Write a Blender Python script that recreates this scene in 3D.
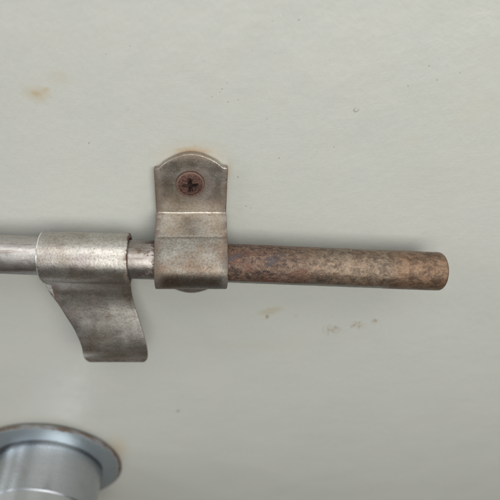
import bpy, bmesh, math, random
from mathutils import Vector, Matrix, noise
random.seed(4)
R = math.radians
for o in list(bpy.data.objects): bpy.data.objects.remove(o)
sc = bpy.context.scene
MM = 0.001

# ------------------------------------------------------------------ camera
# door face is the plane y = 0, its outward normal is -Y; the camera looks down on it
PITCH = 39.0; F = 500.0; U0 = 195.0; D = 132.0; ZC = 1.30        # degrees, px, px, mm, m
cam_d = bpy.data.cameras.new('camera'); cam = bpy.data.objects.new('camera', cam_d)
sc.collection.objects.link(cam); sc.camera = cam
cam.location = (0, -D*MM, ZC)
cam.rotation_euler = (R(90-PITCH), 0, 0)
cam_d.sensor_width = 36; cam_d.lens = 36*F/500
cam_d.shift_x = (250-U0)/500
cam_d.clip_start = 0.002; cam_d.clip_end = 100
cam_d.dof.use_dof = True; cam_d.dof.focus_distance = 0.150; cam_d.dof.aperture_fstop = 14
sc.render.resolution_x = 1024; sc.render.resolution_y = 1024

# ------------------------------------------------------------------ light
# a door in a room lit by daylight: a broad soft opening above and in front, a two-pane window to the left, dim room all round
w = bpy.data.worlds.new('World'); sc.world = w; w.use_nodes = True
nt = w.node_tree; bg = nt.nodes['Background']
tc = nt.nodes.new('ShaderNodeTexCoord'); sp = nt.nodes.new('ShaderNodeSeparateXYZ'); rp = nt.nodes.new('ShaderNodeValToRGB')
mr = nt.nodes.new('ShaderNodeMapRange'); mr.inputs[1].default_value = -1
nt.links.new(tc.outputs['Generated'], sp.inputs[0]); nt.links.new(sp.outputs[2], mr.inputs[0]); nt.links.new(mr.outputs[0], rp.inputs[0])
nt.links.new(rp.outputs[0], bg.inputs[0])
cr = rp.color_ramp; cr.interpolation = 'EASE'
cr.elements[0].position = .10; cr.elements[0].color = (.24, .22, .19, 1)
cr.elements[1].position = .95; cr.elements[1].color = (1.25, 1.32, 1.36, 1)
for p_, c_ in ((.36, (.11, .10, .09, 1)), (.56, (.24, .24, .235, 1)), (.72, (.62, .64, .65, 1))):
    e = cr.elements.new(p_); e.color = c_
bg.inputs[1].default_value = 0.56
def area(name, loc, size, power, color, aim=(0.03, 0, 1.19)):
    d = bpy.data.lights.new(name, 'AREA'); d.shape = 'RECTANGLE'; d.size, d.size_y = size; d.energy = power; d.color = color
    o = bpy.data.objects.new(name, d); sc.collection.objects.link(o); o.location = loc
    o.rotation_euler = (Vector(loc)-Vector(aim)).to_track_quat('Z', 'Y').to_euler()
area('daylight_opening', (.14, -.46, ZC+.09), (.50, .34), 2.15, (1, .985, .94))
area('overhead_daylight', (.10, -.34, ZC+.72), (1.0, .46), 3.7, (1, .985, .95))
area('window_pane_light', (-.90, -.26, ZC+.02), (.22, .16), 1.35, (.93, .97, 1))
area('window_pane_light.001', (-.82, -.30, ZC+.42), (.22, .16), 1.35, (.93, .97, 1))
sc.view_settings.view_transform = 'Standard'; sc.view_settings.look = 'None'
sc.view_settings.exposure = 0.0; sc.view_settings.gamma = 1
sc.render.engine = 'CYCLES'

# ------------------------------------------------------------------ measuring: photo pixel + distance off the door (mm) -> place (mm)
def at(u, v, s=0.0):
    th = R(PITCH) + math.atan((v-250)/F)
    dy = D - s
    z = dy/(math.cos(R(PITCH)) - (v-250)/F*math.sin(R(PITCH)))
    return ((u-U0)/F*z, -s, -dy*math.tan(th))

# ------------------------------------------------------------------ node helpers
class N:
    def __init__(s, name):
        s.m = bpy.data.materials.new(name); s.m.use_nodes = True
        s.t = s.m.node_tree; s.b = s.t.nodes['Principled BSDF']
        s.co = s.t.nodes.new('ShaderNodeTexCoord').outputs['Object']
    def new(s, k, **kw):
        n = s.t.nodes.new(k)
        for a, b in kw.items(): setattr(n, a, b)
        return n
    def put(s, inp, val):
        if hasattr(val, 'links') or isinstance(val, bpy.types.NodeSocket): s.t.links.new(val, inp)
        else: inp.default_value = val
    def noise(s, scale, detail=4, rough=.55, vec=None, dist=0.0, stretch=None):
        v = vec or s.co
        if stretch: v = s.mapping(v, scale=stretch)
        n = s.new('ShaderNodeTexNoise'); n.inputs['Scale'].default_value = scale
        n.inputs['Detail'].default_value = detail; n.inputs['Roughness'].default_value = rough
        n.inputs['Distortion'].default_value = dist
        s.t.links.new(v, n.inputs['Vector']); return n.outputs[0]
    def voro(s, scale, feature='F1', vec=None, rand=1.0):
        n = s.new('ShaderNodeTexVoronoi', feature=feature); n.inputs['Scale'].default_value = scale
        n.inputs['Randomness'].default_value = rand
        s.t.links.new(vec or s.co, n.inputs['Vector']); return n
    def mapping(s, v, loc=(0,0,0), rot=(0,0,0), scale=(1,1,1), typ='POINT'):
        n = s.new('ShaderNodeMapping', vector_type=typ)
        n.inputs['Location'].default_value = loc; n.inputs['Rotation'].default_value = rot; n.inputs['Scale'].default_value = scale
        s.t.links.new(v, n.inputs['Vector']); return n.outputs[0]
    def ramp(s, x, lo, hi, a=0.0, b=1.0, smooth=True):
        n = s.new('ShaderNodeMapRange'); n.interpolation_type = 'SMOOTHSTEP' if smooth else 'LINEAR'
        s.put(n.inputs[0], x); n.inputs[1].default_value = lo; n.inputs[2].default_value = hi
        n.inputs[3].default_value = a; n.inputs[4].default_value = b; return n.outputs[0]
    def math(s, op, a, b=0.0, clamp=False):
        n = s.new('ShaderNodeMath', operation=op); n.use_clamp = clamp
        s.put(n.inputs[0], a); s.put(n.inputs[1], b); return n.outputs[0]
    def mix(s, f, a, b, typ='MIX'):
        n = s.new('ShaderNodeMix', data_type='RGBA', blend_type=typ)
        s.put(n.inputs[0], f)
        for i, q in ((6, a), (7, b)):
            s.put(n.inputs[i], q if not isinstance(q, tuple) else (*q, 1) if len(q) == 3 else q)
        return n.outputs[2]
    def bump(s, h, dist, strength=1.0, normal=None):
        n = s.new('ShaderNodeBump'); n.inputs['Distance'].default_value = dist; n.inputs['Strength'].default_value = strength
        s.put(n.inputs['Height'], h)
        if normal: s.put(n.inputs['Normal'], normal)
        return n.outputs[0]
    def sep(s, v=None):
        n = s.new('ShaderNodeSeparateXYZ'); s.t.links.new(v or s.co, n.inputs[0]); return n.outputs
    def vadd(s, a, b):
        n = s.new('ShaderNodeVectorMath', operation='ADD'); s.put(n.inputs[0], a); s.put(n.inputs[1], b); return n.outputs[0]
    def jitter(s, v, scale, amp, detail=3):
        n = s.new('ShaderNodeTexNoise'); n.inputs['Scale'].default_value = scale; n.inputs['Detail'].default_value = detail
        s.t.links.new(v, n.inputs['Vector'])
        q = s.new('ShaderNodeVectorMath', operation='MULTIPLY_ADD')
        s.t.links.new(n.outputs[1], q.inputs[0]); q.inputs[1].default_value = (amp*2,)*3; q.inputs[2].default_value = (-amp,)*3
        return s.vadd(v, q.outputs[0])
    def out(s, color=None, rough=None, metal=None, normal=None, **kw):
        for k, v in (('Base Color', color), ('Roughness', rough), ('Metallic', metal), ('Normal', normal)):
            if v is not None: s.put(s.b.inputs[k], (*v, 1) if isinstance(v, tuple) and len(v) == 3 else v)
        for k, v in kw.items(): s.put(s.b.inputs[k], v)
        return s.m

# ------------------------------------------------------------------ materials
def door_paint():
    n = N('satin_door_paint')
    base = n.mix(n.ramp(n.noise(9, 3), .3, .7), (.478, .487, .447), (.500, .503, .466))
    base = n.mix(n.ramp(n.noise(60, 5, .6), .35, .75, 0, .30), base, (.455, .475, .435))
    base = n.mix(n.ramp(n.noise(700, 3, .7), .45, .72, 0, .20), base, (.40, .425, .395)); base = n.mix(n.ramp(n.noise(1500, 3, .7), .30, .46, .22, 0), base, (.56,.57,.52))
    jv = n.jitter(n.co, 420, .0011)
    jf = n.jitter(n.co, 2500, .00022)
    def spot(c, u, v, ru, rv, rot, col, strength, soft=.6, vec=None, gate=None):
        x, _, z = at(u, v)
        z0 = 132/(math.cos(R(PITCH)) - (v-250)/F*math.sin(R(PITCH)))
        rx = ru/F*z0*MM; rz = rv/F*z0*MM/math.cos(R(PITCH)+math.atan((v-250)/F))
        m = n.mapping(vec or jv, loc=(x*MM, 0, z*MM), rot=(0, R(rot), 0), scale=(rx, 1, rz), typ='TEXTURE')
        f = n.new('ShaderNodeVectorMath', operation='MULTIPLY'); n.t.links.new(m, f.inputs[0]); f.inputs[1].default_value = (1, 0, 1)
        L = n.new('ShaderNodeVectorMath', operation='LENGTH'); n.t.links.new(f.outputs[0], L.inputs[0])
        k = n.ramp(L.outputs['Value'], 1-soft, 1, strength, 0)
        if gate is not None: k = n.math('MULTIPLY', k, gate)
        return n.mix(k, c, col), k
    blot = n.ramp(n.noise(900, 4, .6), .35, .62)
    rust = (.45, .31, .155); dark = (.10, .085, .065)
    c = base
    # rust bleeding out round the bracket and the rose
    for a in ((192,160,52,26,0,rust,.36,1), (192,152,25,7.5,0,(.36,.22,.10),.6,.9), (157,172,5,10,0,rust,.35,.9), (229,170,5,14,0,rust,.32,.9),
              (226,192,7,22,0,rust,.12,1), (50,462,100,60,0,(.44,.37,.24),.16,1), (118,448,16,16,0,rust,.34,1), (20,432,60,9,0,rust,.28,.9),
              (37,94,19,12,0,(.44,.36,.22),.60,1), (36,93,7,5,20,(.40,.29,.16),.34,.9), (47,90,8,4,0,(.44,.32,.18),.35,.9), (58,78,18,11,0,rust,.14,1),
              (430,190,60,50,0,(.50,.43,.30),.05,1), (480,110,40,24,0,(.52,.45,.30),.10,1), (412,142,22,12,0,(.52,.45,.30),.07,1),
              (270,345,70,12,0,(.40,.36,.28),.10,1), (25,390,16,12,0,rust,.06,1)):
        c, _ = spot(c, *a)
    for a in ((270,311,17,5,-18,(.41,.345,.22),.42,.7), (267,317,2.2,2.6,0,(.26,.17,.09),.6,.6)):
        c, _ = spot(c, *a)
    squig = n.ramp(n.math('ABSOLUTE', n.math('SUBTRACT', n.noise(330, 3, .5), .5)), .012, .045, 1, 0)
    for a in ((331,330,13,6.5,0,(.30,.225,.15),.55,.6), (357,325,12,5,10,(.30,.225,.15),.55,.6), (374,321,5,3,0,(.31,.24,.16),.7,.6)):
        c, _ = spot(c, *a, gate=squig)
    for a in ((333,329,10,5,0,(.36,.30,.22),.28,.9), (357,325,9,3.5,15,(.36,.30,.22),.22,.9), (374,321,3.5,2.2,0,(.33,.27,.19),.4,.8), (296,316,5,3,0,(.38,.33,.25),.25,.9), (425,233,6,3,0,(.38,.35,.28),.16,.8)):
        c, _ = spot(c, *a)
    pits = None
    specks = [(106,54,.8),(130,46,.9),(222,89,.9),(220,92,.7),(227,83,.8),(238,100,.8),(228,102,1),(212,97,.7),(299,20,1.3),(273,21,.8),
              (252,51,.8),(275,53,.6),(429,66,1.1),(437,80,1.1),(460,73,1),(408,86,.9),(267,119,.9),(334,147,.9),(317,152,.7),(279,158,1),
              (251,208,.7),(238,177,1.1),(246,206,1),(89,143,1.1),(382,118,.5),(178,411,1.4),(128,110,.6),(450,380,.6),(330,60,.6),(60,40,.5)]
    for u, v, r in specks:
        c, k = spot(c, u, v, r, r, 0, dark, .58, .85, vec=jf)
        pits = k if pits is None else n.math('MAXIMUM', pits, k)
    c, k1 = spot(c, 356, 110, 3.2, 2.7, 0, (.22,.22,.19), .55, .25, vec=jf)
    c, k2 = spot(c, 356.5, 109.3, 2.2, 1.9, 0, (.49,.50,.44), 1.0, .3, vec=jf)
    c, k3 = spot(c, 178.5, 411, 4, 3, 0, (.32,.32,.30), .35, .9)
    c, k4 = spot(c, 482, 13, 16, 1.6, -12, (.56,.55,.47), .5, .8)
    # random dust specks too small to list
    vo = n.voro(420); far = n.ramp(vo.outputs['Distance'], .03, .10, 1, 0)
    sel = n.new('ShaderNodeSeparateXYZ'); n.t.links.new(vo.outputs['Color'], sel.inputs[0])
    dust = n.math('MULTIPLY', far, n.ramp(sel.outputs[0], .93, .95))
    c = n.mix(n.math('MULTIPLY', dust, .35), c, (.25,.25,.22))
    peel = n.noise(330, 3, .5); fine = n.noise(2600, 3, .6); wave = n.noise(38, 2, .4)
    b1 = n.bump(wave, .0016, .35); b2 = n.bump(peel, .0003, .38, b1); b3 = n.bump(n.noise(1300, 3, .6), .00007, .5, b2)
    b4 = n.bump(n.math('ADD', pits, n.math('MULTIPLY', k2, -.6)), .00012, -.8, b3)
    return n.out(color=c, rough=n.ramp(n.noise(160, 4), .3, .7, .30, .40), normal=b4, **{'Specular IOR Level': .5})

def plated(name, silver=(.52,.50,.46), tan=(.36,.27,.20), rust=(.075,.040,.025), tan_amt=.5, rust_lo=.66, rough=(.32,.46), edge=None, off=0.0, tint=.25, met=.9, dull=None, dk=.62, glint=None):
    """worn plated steel: dull silver, tan tarnish clouds, rust freckles"""
    n = N(name)
    co = n.mapping(n.co, loc=(off, off*.7, 0)); j = n.jitter(co, 300, .001)
    cloud = n.ramp(n.noise(115, 5, .62, j), .38, .66)
    c = n.mix(n.math('MULTIPLY', cloud, tan_amt), silver, tan)
    c = n.mix(n.ramp(n.noise(75, 2, .5, n.mapping(co, loc=(.3,.1,0))), .50, .72, 0, tint), c, (.30,.24,.29))
    grain = n.noise(1500, 5, .72, co)
    c = n.mix(n.ramp(grain, .44, .66, 0, .42), c, (.15,.12,.10)); c = n.mix(n.ramp(grain, .30, .42, .30, 0), c, (.66,.62,.55))
    streak = n.noise(700, 5, .7, j, stretch=(.10, 1, 1)); c = n.mix(n.ramp(streak, .50, .70, 0, .30), c, (.20,.155,.125)); c = n.mix(n.ramp(streak, .28, .42, .18, 0), c, (.64,.61,.56))
    mot = n.noise(520, 6, .78, j)
    sp = n.ramp(mot, rust_lo, rust_lo+.09)
    pn = n.noise(2600, 2, .5, co); fr = n.ramp(pn, .66, .72, 0, .75)
    sp = n.math('MAXIMUM', sp, fr)
    if edge is not None: sp = n.math('MAXIMUM', sp, edge(n, n.jitter(n.co, 300, .001)))
    c = n.mix(n.math('MULTIPLY', sp, .85), c, n.mix(n.ramp(grain, .35, .7), rust, tuple(x*1.55 for x in rust)))
    if dull is not None:
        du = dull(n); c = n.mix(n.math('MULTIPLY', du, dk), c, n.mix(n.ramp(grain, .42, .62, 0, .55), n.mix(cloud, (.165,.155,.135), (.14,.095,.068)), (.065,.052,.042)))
    if glint is not None: c = n.mix(glint(n), c, (.90,.88,.84))
    metal = n.math('SUBTRACT', met, n.math('MULTIPLY', sp, .6))
    r0 = n.math('ADD', n.ramp(n.noise(210, 4, .6, co), .3, .7, rough[0], rough[1]), n.math('MULTIPLY', sp, .28))
    if dull is not None: r0 = n.math('ADD', r0, n.math('MULTIPLY', du, .05))
    dents = n.bump(n.noise(120, 2, .5, co), .0005, .25)
    b = n.bump(n.math('ADD', grain, n.math('MULTIPLY', sp, .5)), .00010, .55, dents)
    return n.out(color=c, rough=r0, metal=metal, normal=b)

def rod_steel(rod_len):
    """local x runs along the rod; bright polished end to the left, rust to the right of the bracket"""
    n = N('rusted_rod_steel')
    x = n.sep()[0]
    j = n.mapping(n.jitter(n.co, 260, .0016), scale=(.62, 1, 1))
    n1 = n.noise(330, 6, .68, j); n2 = n.noise(110, 4, .6, j); g = n.noise(1500, 5, .7)
    def xr(a, b, p, q): return n.ramp(x, a*MM, b*MM, p, q)
    # rust amount along the rod (x in mm): low on the slid part, heavy after the bracket, thinner towards the free end
    amt = n.math('ADD', xr(-24, 12, -.20, .40), xr(30, 54, 0, -.15))
    amt = n.math('ADD', amt, xr(60, 63.5, 0, .12)); amt = n.math('ADD', amt, xr(-21, -14, 0, .13))
    field = n.math('ADD', n.math('MULTIPLY', n1, .55), n.math('MULTIPLY', n2, .45))
    zz = n.sep()[2]                       # less rust and a grey tint on the underside paint in the door's sheen
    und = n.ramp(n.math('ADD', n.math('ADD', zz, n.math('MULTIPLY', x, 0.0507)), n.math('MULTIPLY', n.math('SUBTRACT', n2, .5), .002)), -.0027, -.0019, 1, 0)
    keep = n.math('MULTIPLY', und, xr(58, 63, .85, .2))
    mask = n.math('MULTIPLY', n.ramp(n.math('ADD', field, amt), .52, .66), n.math('SUBTRACT', 1, keep))
    silver = n.mix(n.ramp(g, .4, .7, 0, .35), (.47,.45,.43), (.24,.21,.19)); silver = n.mix(n.ramp(n.noise(600, 5, .7, stretch=(.08,1,1)), .45, .68, 0, .7), silver, (.20,.155,.13))
    silver = n.mix(xr(-22, -19, 0, .6), silver, n.mix(n.ramp(n1, .4, .6), (.26,.23,.21), (.15,.115,.09)))
    worn = n.mix(xr(-5, 20, 0, 1), silver, n.mix(n.ramp(n1, .4, .65), (.36,.32,.26), (.22,.175,.13)))
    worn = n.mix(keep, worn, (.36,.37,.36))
    r = n.mix(n.ramp(n.noise(800, 7, .82, j), .40, .62), (.036,.022,.019), (.185,.115,.078))
    r = n.mix(n.ramp(n.noise(190, 4, .6, n.mapping(j, loc=(.2,0,.1))), .46, .60, 0, .75), r, (.120,.050,.033))
    r = n.mix(n.ramp(n.noise(240, 4, .65, n.mapping(j, loc=(.5,0,.3))), .56, .66, 0, .8), r, (.055,.048,.050))
    r = n.mix(n.ramp(n.noise(1900, 3, .7), .56, .70, 0, .5), r, (.33,.25,.19))
    r = n.mix(xr(22, 48, 0, .68), r, n.mix(n.ramp(n.noise(700, 6, .8, j), .38, .62), (.085,.064,.047), (.31,.24,.17)))
    r = n.mix(xr(59, 64, 0, .8), r, n.mix(n.ramp(n.noise(600, 6, .78, j), .38, .62), (.080,.045,.028), (.255,.158,.098)))
    c = n.mix(mask, worn, r)
    # a scored ring near the free end
    ring = n.math('MULTIPLY', xr(60.6, 61.0, 0, 1), xr(61.2, 61.8, 1, 0))
    c = n.mix(n.math('MULTIPLY', ring, .35), c, (.14,.08,.05))
    metal = n.math('SUBTRACT', .96, n.math('MULTIPLY', mask, xr(20, 45, .58, .36)))
    rough = n.math('ADD', n.ramp(n.noise(300,4), .3, .7, .32, .44), n.math('MULTIPLY', mask, xr(20, 45, .20, .06)))
    h = n.math('ADD', n.math('MULTIPLY', mask, n.math('ADD', .3, n1)), n.math('MULTIPLY', g, n.math('ADD', .22, n.math('MULTIPLY', mask, .5))))
    return n.out(color=c, rough=rough, metal=metal, normal=n.bump(h, .00022, .8, n.bump(n2, .0007, .3)))

def rusty_screw_metal():
    n = N('rusty_screw_metal')
    g = n.noise(1600, 5, .7); k = n.noise(600, 4, .6)
    c = n.mix(n.ramp(g, .34, .70), (.042,.021,.016), (.175,.088,.068))
    c = n.mix(n.ramp(k, .50, .68, 0, .5), c, (.22,.13,.088))
    px_ = n.sep(); rr_ = n.math('SQRT', n.math('ADD', n.math('MULTIPLY', px_[0], px_[0]), n.math('MULTIPLY', px_[2], px_[2])))
    c = n.mix(n.math('MULTIPLY', n.ramp(rr_, .0034, .0040), .5), c, (.29,.185,.14)); c = n.mix(n.math('MULTIPLY', n.ramp(rr_, .0042, .0044), .8), c, (.03,.018,.014))
    m = n.mapping(n.jitter(n.co, 900, .00022), rot=(0, R(9), 0), typ='TEXTURE'); q = n.sep(m)
    ax, az = n.math('ABSOLUTE', q[0]), n.math('ABSOLUTE', q[2])
    lo, hi = n.math('MINIMUM', ax, az), n.math('MAXIMUM', ax, az)          # recess shade painted dark into the cross
    d = n.math('MULTIPLY', n.ramp(lo, .00030, .00062, 1, 0), n.ramp(hi, .0019, .0027, 1, 0))
    c = n.mix(n.math('MULTIPLY', d, .85), c, (.022,.013,.010))
    return n.out(color=c, rough=.58, metal=.45, normal=n.bump(g, .0004, 1.0))

def brushed_stainless(name, col, r):
    n = N(name)
    s = n.noise(90, 4, .6, stretch=(1, 26, 1)); g = n.noise(900, 3, .6)
    c = n.mix(n.ramp(s, .35, .7, 0, .35), col, tuple(q*.72 for q in col))
    c = n.mix(n.ramp(n.noise(70, 4, .6), .55, .75, 0, .3), c, (.30,.27,.25))
    return n.out(color=c, rough=n.ramp(g, .3, .7, r, r+.08), metal=1.0, normal=n.bump(g, .00005, .4))

def rose_metal():
    n = N('rose_metal')
    x = n.sep(); rr = n.math('SQRT', n.math('ADD', n.math('MULTIPLY', x[0], x[0]), n.math('MULTIPLY', x[2], x[2])))
    nz = n.noise(160, 5, .65)
    e = n.math('MULTIPLY', n.ramp(n.math('ADD', rr, n.math('MULTIPLY', n.math('SUBTRACT', nz, .5), .004)),  .0356, .0366), n.ramp(n.noise(45,3), .33, .55, .6, 1))
    c = n.mix(e, (.47,.54,.58), (.10,.068,.048))
    c = n.mix(n.ramp(n.noise(300,5,.7), .56, .70, 0, .35), c, (.24,.25,.24))
    c = n.mix(n.ramp(n.math('ADD', rr, n.math('MULTIPLY', n.math('SUBTRACT', nz, .5), .002)), .0275, .0284, .8, 0), c, (.07,.075,.075))      # crease shade painted as a dark ring round the neck
    return n.out(color=c, rough=n.math('ADD', .46, n.math('MULTIPLY', e, .35)), metal=n.math('SUBTRACT', .9, n.math('MULTIPLY', e, .8)), normal=n.bump(nz, .0003, .5))

# ------------------------------------------------------------------ mesh helpers
def V(p): return Vector((p[0]*MM, p[1]*MM, ZC + p[2]*MM))
def link(name, me, mat, parent=None, loc=(0,0,0)):
    o = bpy.data.objects.new(name, me); sc.collection.objects.link(o)
    me.materials.append(mat) if mat else None
    o.location = loc
    if parent is not None:
        o.parent = parent; o.location = Vector(loc) - parent.location
    return o
def empty(name, loc, label, cat):
    o = bpy.data.objects.new(name, None); sc.collection.objects.link(o)
    o.empty_display_size = .01; o.location = loc; o['label'] = label; o['category'] = cat; return o
def smooth(me, ang=35):
    for p in me.polygons: p.use_smooth = True
def grid_mesh(name, rows, origin, closed=False):
    """rows: list of rows of world-mm points"""
    bm = bmesh.new(); vs = [[bm.verts.new(V(p)-origin) for p in r] for r in rows]
    for a, b in zip(vs, vs[1:]):
        n = len(a)
        for i in range(n if closed else n-1): bm.faces.new((a[i], a[(i+1) % n], b[(i+1) % n], b[i]))
    if closed:
        bm.faces.new(vs[0][::-1]); bm.faces.new(vs[-1])
    bmesh.ops.recalc_face_normals(bm, faces=bm.faces)
    me = bpy.data.meshes.new(name); bm.to_mesh(me); bm.free(); smooth(me); return me
def solid(o, t, offset=0, bev=.25):
    m = o.modifiers.new('thickness', 'SOLIDIFY'); m.thickness = t*MM; m.offset = offset; m.use_even_offset = True
    b = o.modifiers.new('worn_edge', 'BEVEL'); b.width = bev*MM; b.segments = 3; b.limit_method = 'ANGLE'; b.angle_limit = R(50)
def lathe(name, prof, origin, seg=96, closed=True):
    """prof: (radius mm, standoff mm) turned about the door's normal"""
    bm = bmesh.new(); rings = []
    for r, s in prof:
        if r < 1e-6: rings.append([bm.verts.new((0, -s*MM, 0))]); continue
        rings.append([bm.verts.new((r*MM*math.cos(2*math.pi*i/seg), -s*MM, r*MM*math.sin(2*math.pi*i/seg))) for i in range(seg)])
    for a, b in zip(rings, rings[1:]):
        for i in range(seg):
            k = (i+1) % seg
            if len(a) == 1: bm.faces.new((a[0], b[i], b[k]))
            elif len(b) == 1: bm.faces.new((a[i], a[k], b[0]))
            else: bm.faces.new((a[i], a[k], b[k], b[i]))
    bmesh.ops.recalc_face_normals(bm, faces=bm.faces)
    me = bpy.data.meshes.new(name); bm.to_mesh(me); bm.free(); smooth(me); return me

# ------------------------------------------------------------------ the door
bm = bmesh.new()
bmesh.ops.create_cube(bm, size=1, matrix=Matrix.Translation((.16, .02, -.15)) @ Matrix.Diagonal((.92, .04, 2.1, 1)))
me = bpy.data.meshes.new('door'); bm.to_mesh(me); bm.free()
door = link('door', me, door_paint(), None, (0, 0, ZC))
door['kind'] = 'structure'

# ------------------------------------------------------------------ sliding bolt: rod and sheet metal handle
H = 12.0                                # rod axis off the door
P0 = at(10, 254.5, H); P1 = at(440, 271.5, H)
slope = (P1[2]-P0[2])/(P1[0]-P0[0])
def axis(x): return P0[2] + slope*(x-P0[0])
x_end = 78.2; x_start = -150.0; RR = 6.12
root = empty('sliding_bolt', V((0, 0, axis(0))), 'long round steel bolt with a rusty free end and a bent sheet metal handle', 'door bolt')
rows = []; seg = 112
xs = [x_start, x_start+.6] + [x_start+1+(x_end-2-x_start)*i/240 for i in range(241) if x_start+1+(x_end-2-x_start)*i/240 < 9] + [9.2+(x_end-11.2)*i/300 for i in range(301)] + [x_end-.7, x_end-.35, x_end-.12, x_end, x_end+.02]
rad = lambda x: RR if x < x_end-.75 else {0: RR-.02, 1: RR-.08, 2: RR-.22, 3: RR-.45, 4: RR-2.6}[min(4, [x_end-.7, x_end-.35, x_end-.12, x_end, x_end+.02].index(x))]
ang = math.atan(slope)
for x in xs:
    row = []
    for i in range(seg):
        a = 2*math.pi*i/seg; r = rad(x)
        r *= 1 + .007*noise.noise(Vector((x*.18, math.cos(a)*2, math.sin(a)*2))) + .004*noise.noise(Vector((x*.9, math.cos(a)*4, math.sin(a)*4)))
        if x > 9: r *= 1 + .007*noise.noise(Vector((x*1.9, math.cos(a)*8, math.sin(a)*8))) + .005*noise.noise(Vector((x*4, math.cos(a)*16, math.sin(a)*16)))
        row.append((x + math.sin(-ang)*r*-math.sin(a)*-1, -H + r*math.cos(a), axis(x) + r*math.sin(a)))
    rows.append(row)
link('rod', grid_mesh('rod', rows, root.location, True), rod_steel(1), root, root.location)

def sleeve_edge(n, j):
    x = n.sep(j); k = n.ramp(n.noise(240, 5, .7), .44, .60)
    z2 = n.sep()
    end = n.math('MULTIPLY', n.ramp(x[0], -.0222, -.0205, 0, .7), n.ramp(z2[2], -.006, -.009, 1, 0))      # rust along the right rim of the wrap
    left = n.math('MULTIPLY', n.ramp(x[0], -.0445, -.0475, 0, .6), n.ramp(z2[2], .002, -.004, 0, 1))
    lip = n.ramp(n.math('ADD', z2[2], n.math('MULTIPLY', n.math('SUBTRACT', n.noise(260, 4, .6), .5), .004)), -.0428, -.0448, 0, 1.0)
    end = n.math('MAXIMUM', end, n.math('MULTIPLY', n.ramp(n.sep()[0], -.02075, -.0204, 0, 2.5), n.ramp(z2[2], -.006, -.009, 1, 0)))
    return n.math('MAXIMUM', n.math('MULTIPLY', n.math('MAXIMUM', end, left), n.math('ADD', k, .1)), n.math('MULTIPLY', lip, n.ramp(n.noise(500, 5, .7), .38, .6, .45, 1)))
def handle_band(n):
    z = n.sep(n.jitter(n.co, 300, .0012))[2]          # darker band low on the front of the wrap
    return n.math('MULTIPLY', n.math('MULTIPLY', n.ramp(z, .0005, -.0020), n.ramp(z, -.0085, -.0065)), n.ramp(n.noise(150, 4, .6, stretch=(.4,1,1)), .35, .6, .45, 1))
def rim_glint(n):
    p = n.sep(); wrap = n.ramp(p[2], -.0085, -.0095, 1, 0)
    m = n.math('MAXIMUM', n.math('MULTIPLY', n.ramp(p[0], -.04685, -.0470, 0, .9), wrap), n.ramp(n.sep(n.jitter(n.co, 900, .0003))[0], -.0481, -.0483, 0, .7))
    return n.math('MULTIPLY', m, n.ramp(n.noise(300, 3, .5), .36, .5))      # bright edge highlight painted along the left rim
XL, XR = at(43.5, 258, H)[0], at(130.5, 260, H)[0]
RM = 7.3; TH = 1.5                       # middle radius of the wrap, sheet thickness
na = 40
rows = []
# wrap: starts behind the lower back, climbs the back, over the top, down the front, under, then turns down into the tongue
path = []
for i in range(49):
    a = R(-62 + (62+270)*0) ; t = i/48
    a = R(285 - t*(285+62))              # degrees: 0 = away from door? (cos -> toward door +), counted through the back
    path.append(('c', a))
def wrap_pt(a, x):                        # a: 0 = towards the door, 90 = up, 180 = front, 270 = down
    return (x, -H + RM*math.cos(a), axis(-35)*.5 + axis(x)*.5 + RM*math.sin(a) - .15)
angs = [(-75 + 335*i/60) for i in range(61)]
for d in angs:
    k = max(0, min(1, (d-225)/35))
    rows.append([wrap_pt(R(d), XL + (XR-XL)*i/na) for i in range(na+1)])
tong = [(277, 44.5, 130.9, 10.0), (281.5, 45, 131, 9.2), (286, 46.8, 131.3, 8.5), (290.5, 49.2, 131.8, 8.2), (296, 53, 132.6, 8.5), (304.6, 59.5, 134.6, 9.4), (315, 66, 138, 10.8), (327, 73.6, 141.8, 12.5), (338, 79, 145, 14.0),
        (346, 82, 147, 14.9), (351.5, 83.0, 147.8, 15.1), (355, 83.8, 147.9, 14.6), (358, 84.7, 147.7, 13.4), (360.4, 85.6, 147.3, 11.8)]
# densify
def lerp_t(t):
    f = t*(len(tong)-1); i = min(int(f), len(tong)-2); q = f-i
    p = [tong[max(0, min(len(tong)-1, i+k))] for k in (-1, 0, 1, 2)]
    return [.5*((2*p[1][c]) + (-p[0][c]+p[2][c])*q + (2*p[0][c]-5*p[1][c]+4*p[2][c]-p[3][c])*q*q + (-p[0][c]+3*p[1][c]-3*p[2][c]+p[3][c])*q**3) for c in range(4)]
for k in range(0, 85):
    v, L, Rr, s = lerp_t(k/84)
    row = []
    for i in range(na+1):
        t = i/na; g = k/84
        ss = s - .9*g*max(0, (t-.35)/.65)**2.5 - .2*g*max(0, (.3-t)/.3)**2
        vv = v
        dd = max(0, 361.0-v); q = 6.0
        ins = q - math.sqrt(max(0, q*q-(q-dd)**2)) if dd < q else 0     # rounded lower corners
        La, Ra = L+ins*1.25, Rr-ins*.95
        row.append(at(La+(Ra-La)*t, vv, ss))
    rows.append(row)
m_handle = plated('worn_handle_plate', silver=(.48,.46,.425), tan=(.27,.215,.155), tan_amt=.6, rough=(.26,.38), rust_lo=.635, edge=sleeve_edge, dull=handle_band, glint=rim_glint, dk=.42, tint=.35, met=.92)
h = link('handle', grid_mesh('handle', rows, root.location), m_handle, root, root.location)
solid(h, TH, 0, .32)

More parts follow.
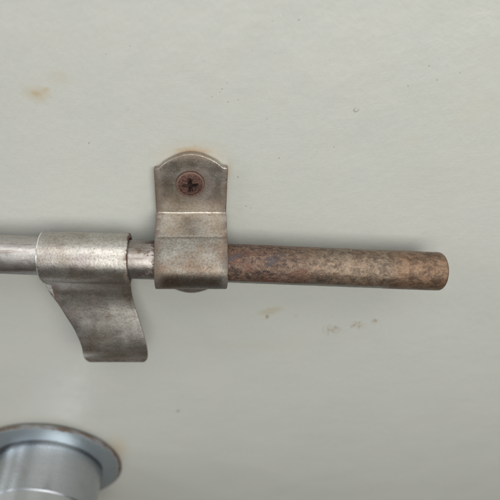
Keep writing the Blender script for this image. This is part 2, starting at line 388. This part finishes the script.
# ------------------------------------------------------------------ bracket: screwed tab, raised loop over the rod, lower foot
BX0, BX1 = -12.3, 9.9; BC = (BX0+BX1)/2; BT = 2.0
broot = empty('bolt_bracket', V((BC, 0, -82)), 'tarnished strap bracket looped over the bolt, its arched tab held by a rusty screw', 'bracket')
sm = 0.35 + BT/2                           # middle of the sheet off the door when lying flat
prof = []                                  # (s, Z, arch weight)
top_sh, bend = -74.3, -91.0
for i in range(15): t = i/14; prof.append((sm, top_sh + (bend+1.5-top_sh)*t, (1-t)))
CZ, CS, RB = -101.7, 12.6, 7.35
# fillet out of the wall
for i in range(1, 7):
    a = R(90*i/6); prof.append((sm + 1.5*(1-math.cos(a)), bend+1.5 - 1.5*math.sin(a) , 0))
s0, z0 = prof[-1][0], prof[-1][1]
c0_, c1_ = 11.5, -93.4                      # the outer crease
for i in range(1, 11): t = i/10; prof.append((s0+(c0_-.5-s0)*t, z0+(c1_+.05-z0)*t - .12*math.sin(math.pi*t), 0))
def bez(t, p): return tuple((1-t)**3*p[0][k]+3*t*(1-t)**2*p[1][k]+3*t*t*(1-t)*p[2][k]+t**3*p[3][k] for k in (0, 1))
for i in range(0, 25):
    q = bez(i/24, ((c0_+.15, c1_-.14), (14.9, -95.3), (CS+RB, -97.6), (CS+RB, CZ))); prof.append((*q, 0))
for i in range(1, 21):
    a = R(-90*i/20); prof.append((CS + RB*math.cos(a), CZ + RB*math.sin(a), 0))
zb = CZ-RB
for i in range(1, 8): t = i/7; prof.append((CS+(sm+1.5-CS)*t, zb-1.0*t, 0))
for i in range(1, 6):
    a = R(90*i/5); prof.append((sm + 1.5*(1-math.sin(a)), zb-1.0-1.5*(1-math.cos(a)), 0))
low = -119.8
for i in range(1, 9): t = i/8; prof.append((sm, prof[-1][1] if 0 else (zb-2.5)+(low-zb+2.5)*t, -t))
rows = []; nb = 44
for s, z, wgt in prof:
    row = []
    for i in range(nb+1):
        q = -1+2*i/nb; c = math.cos(q*math.pi/2)
        arch = 4.9*(max(0, math.cos(q*math.pi/2*.98)))**1.15 if abs(q) < 1 else 0
        dip = -.55*math.exp(-((abs(q)-.86)/.09)**2)
        a = (arch+dip)*(wgt**1.5 if wgt > 0 else -(-wgt)**1.5*1.05)
        row.append((BC + q*(BX1-BX0)/2*(1 - .012*(z > bend)), -s - .12*noise.noise(Vector((q*2, z*.2, 3))), z + a + (.03*q*11*.5 if wgt > 0 else 0)*wgt))
    rows.append(row)
SCREW_Z = at(190.3, 184, 2.6)[2]
def strap_edge(n, j):
    x = n.sep(j)
    top = n.ramp(x[2], .0092, .0118, 0, .5)
    side = n.math('MAXIMUM', n.ramp(x[0], -.0078, -.0110, 0, .95), n.ramp(x[0], .0084, .0112, 0, .9))
    dx = n.math('SUBTRACT', x[0], .0108-.0098); dz = n.math('SUBTRACT', x[2], (SCREW_Z+82)*MM)
    rr = n.math('SQRT', n.math('ADD', n.math('MULTIPLY', dx, dx), n.math('MULTIPLY', dz, dz)))
    bleed = n.math('MULTIPLY', n.ramp(rr, .0045, .0068, .8, 0), n.ramp(n.noise(700, 4, .7), .35, .6, .25, 1))      # rust round the screw
    return n.math('MAXIMUM', bleed, n.math('MULTIPLY', n.math('MAXIMUM', side, top), n.ramp(n.noise(320, 5, .7), .34, .52)))
def strap_dull(n):
    # the raised loop is darker and slightly rougher, starting at the outer fold
    p = n.sep(n.jitter(n.co, 500, .0003)); loop = n.ramp(p[1], -.0112, -.0120, 0, 1)
    line = n.math('MULTIPLY', loop, n.ramp(p[1], -.0150, -.0125, 0, .6))
    return n.math('ADD', loop, line, clamp=True)
m_br = plated('tarnished_strap_steel', silver=(.49,.465,.415), tan=(.32,.22,.14), tan_amt=.48, rust_lo=.625, rough=(.30,.42), met=.95, edge=strap_edge, dull=strap_dull, dk=.85, off=.37, tint=.15)
b = link('strap', grid_mesh('strap', rows, broot.location), m_br, broot, broot.location)
solid(b, BT, 0, .3)

# screw: domed head with a cross recess
sx, _, sz = at(190.3, 184, 2.6)
scr_loc = V((sx, -(sm+BT/2), sz)); RS = 4.4
bm = bmesh.new(); nr, ns = 46, 120; c0 = bm.verts.new((0, 0, 0)); rings = []
def head_h(x, y):                           # mm above strap
    r = math.hypot(x, y)/RS
    hgt = .8 + .75*(1 - r**2.2) - .14*math.exp(-((r-.80)/.07)**2)
    if r > .9: hgt = .2 + (hgt-.2)*math.sqrt(max(0, 1-((r-.9)/.1)**2))
    a = R(9); u, v = x*math.cos(a)+y*math.sin(a), -x*math.sin(a)+y*math.cos(a)
    L = 2.6; wdt = .5
    def arm(p, q): return max(0, min(1, (wdt*(1.15-.35*abs(p)/L)-abs(q))/.22+.5)) * max(0, min(1, (L-abs(p))/.5))
    cut = max(arm(u, v), arm(v, u)); core = max(0, min(1, (1.15-math.hypot(u, v))/.5))
    hgt -= max(cut, core)*1.5*(1-.35*r)
    return hgt + .10*noise.noise(Vector((x*1.1, y*1.1, 0))) + .09*noise.noise(Vector((x*4, y*4, 2)))
c0.co = (0, -head_h(0, 0)*MM, 0)
for i in range(1, nr+1):
    r = RS*i/nr; ring = []
    for k in range(ns):
        a = 2*math.pi*k/ns; rr = r*(1+.012*noise.noise(Vector((math.cos(a)*2.5, math.sin(a)*2.5, 5)))*(i/nr))
        x, y = rr*math.cos(a), rr*math.sin(a); ring.append(bm.verts.new((x*MM, -head_h(x, y)*MM, y*MM)))
    rings.append(ring)
rings.append([bm.verts.new((v.co.x, .0006, v.co.z)) for v in rings[-1]])
for k in range(ns): bm.faces.new((c0, rings[0][k], rings[0][(k+1) % ns]))
for a, b2 in zip(rings, rings[1:]):
    for k in range(ns): bm.faces.new((a[k], b2[k], b2[(k+1) % ns], a[(k+1) % ns]))
bm.faces.new(rings[-1]); bmesh.ops.recalc_face_normals(bm, faces=bm.faces)
me = bpy.data.meshes.new('screw'); bm.to_mesh(me); bm.free(); smooth(me)
link('screw', me, rusty_screw_metal(), broot, scr_loc)

# ------------------------------------------------------------------ door knob, its foot showing at the lower left
kx, _, kz = at(50, 464, 0)
kroot = empty('door_knob', V((kx, 0, kz)), 'blue-grey metal door knob with a rusty-rimmed round rose, cut off at the corner', 'door knob')
RO = 37.4
rose = [(0, -.2), (RO-.6, -.2), (RO-.1, 0), (RO, .4), (RO-.3, .8), (RO-1.2, 1.2), (RO-3, 1.8), (RO-5, 2.2), (29, 2.5), (25.2, 2.5), (0, 2.5)]
rz_ = link('rose', lathe('rose', rose, None, 128), rose_metal(), kroot, kroot.location)
rz_.rotation_euler = (R(1.3), 0, 0); rz_.location += Vector((0, -.0009, .0024))      # loose: it hangs off the door a little at the top
neck = [(27.4, .2), (27.4, 5), (27.2, 6), (27.1, 12), (27.0, 20), (26.9, 25.5), (26.88, 25.9), (26.75, 26.05), (26.5, 26.1), (20, 26.1)]
link('neck', lathe('neck', neck, None, 128), brushed_stainless('brushed_neck_steel', (.50,.52,.55), .22), kroot, kroot.location)
grip = [(0, 22), (26, 22), (26.3, 22.5), (26.32, 25), (26.34, 27), (26.36, 29), (26.45, 34), (25.4, 44), (26.0, 52), (25.6, 57), (24, 60), (20, 61.8), (12, 62.8), (0, 63)]
link('grip', lathe('grip', grip, None, 128), brushed_stainless('brushed_grip_steel', (.56,.57,.58), .28), kroot, kroot.location)
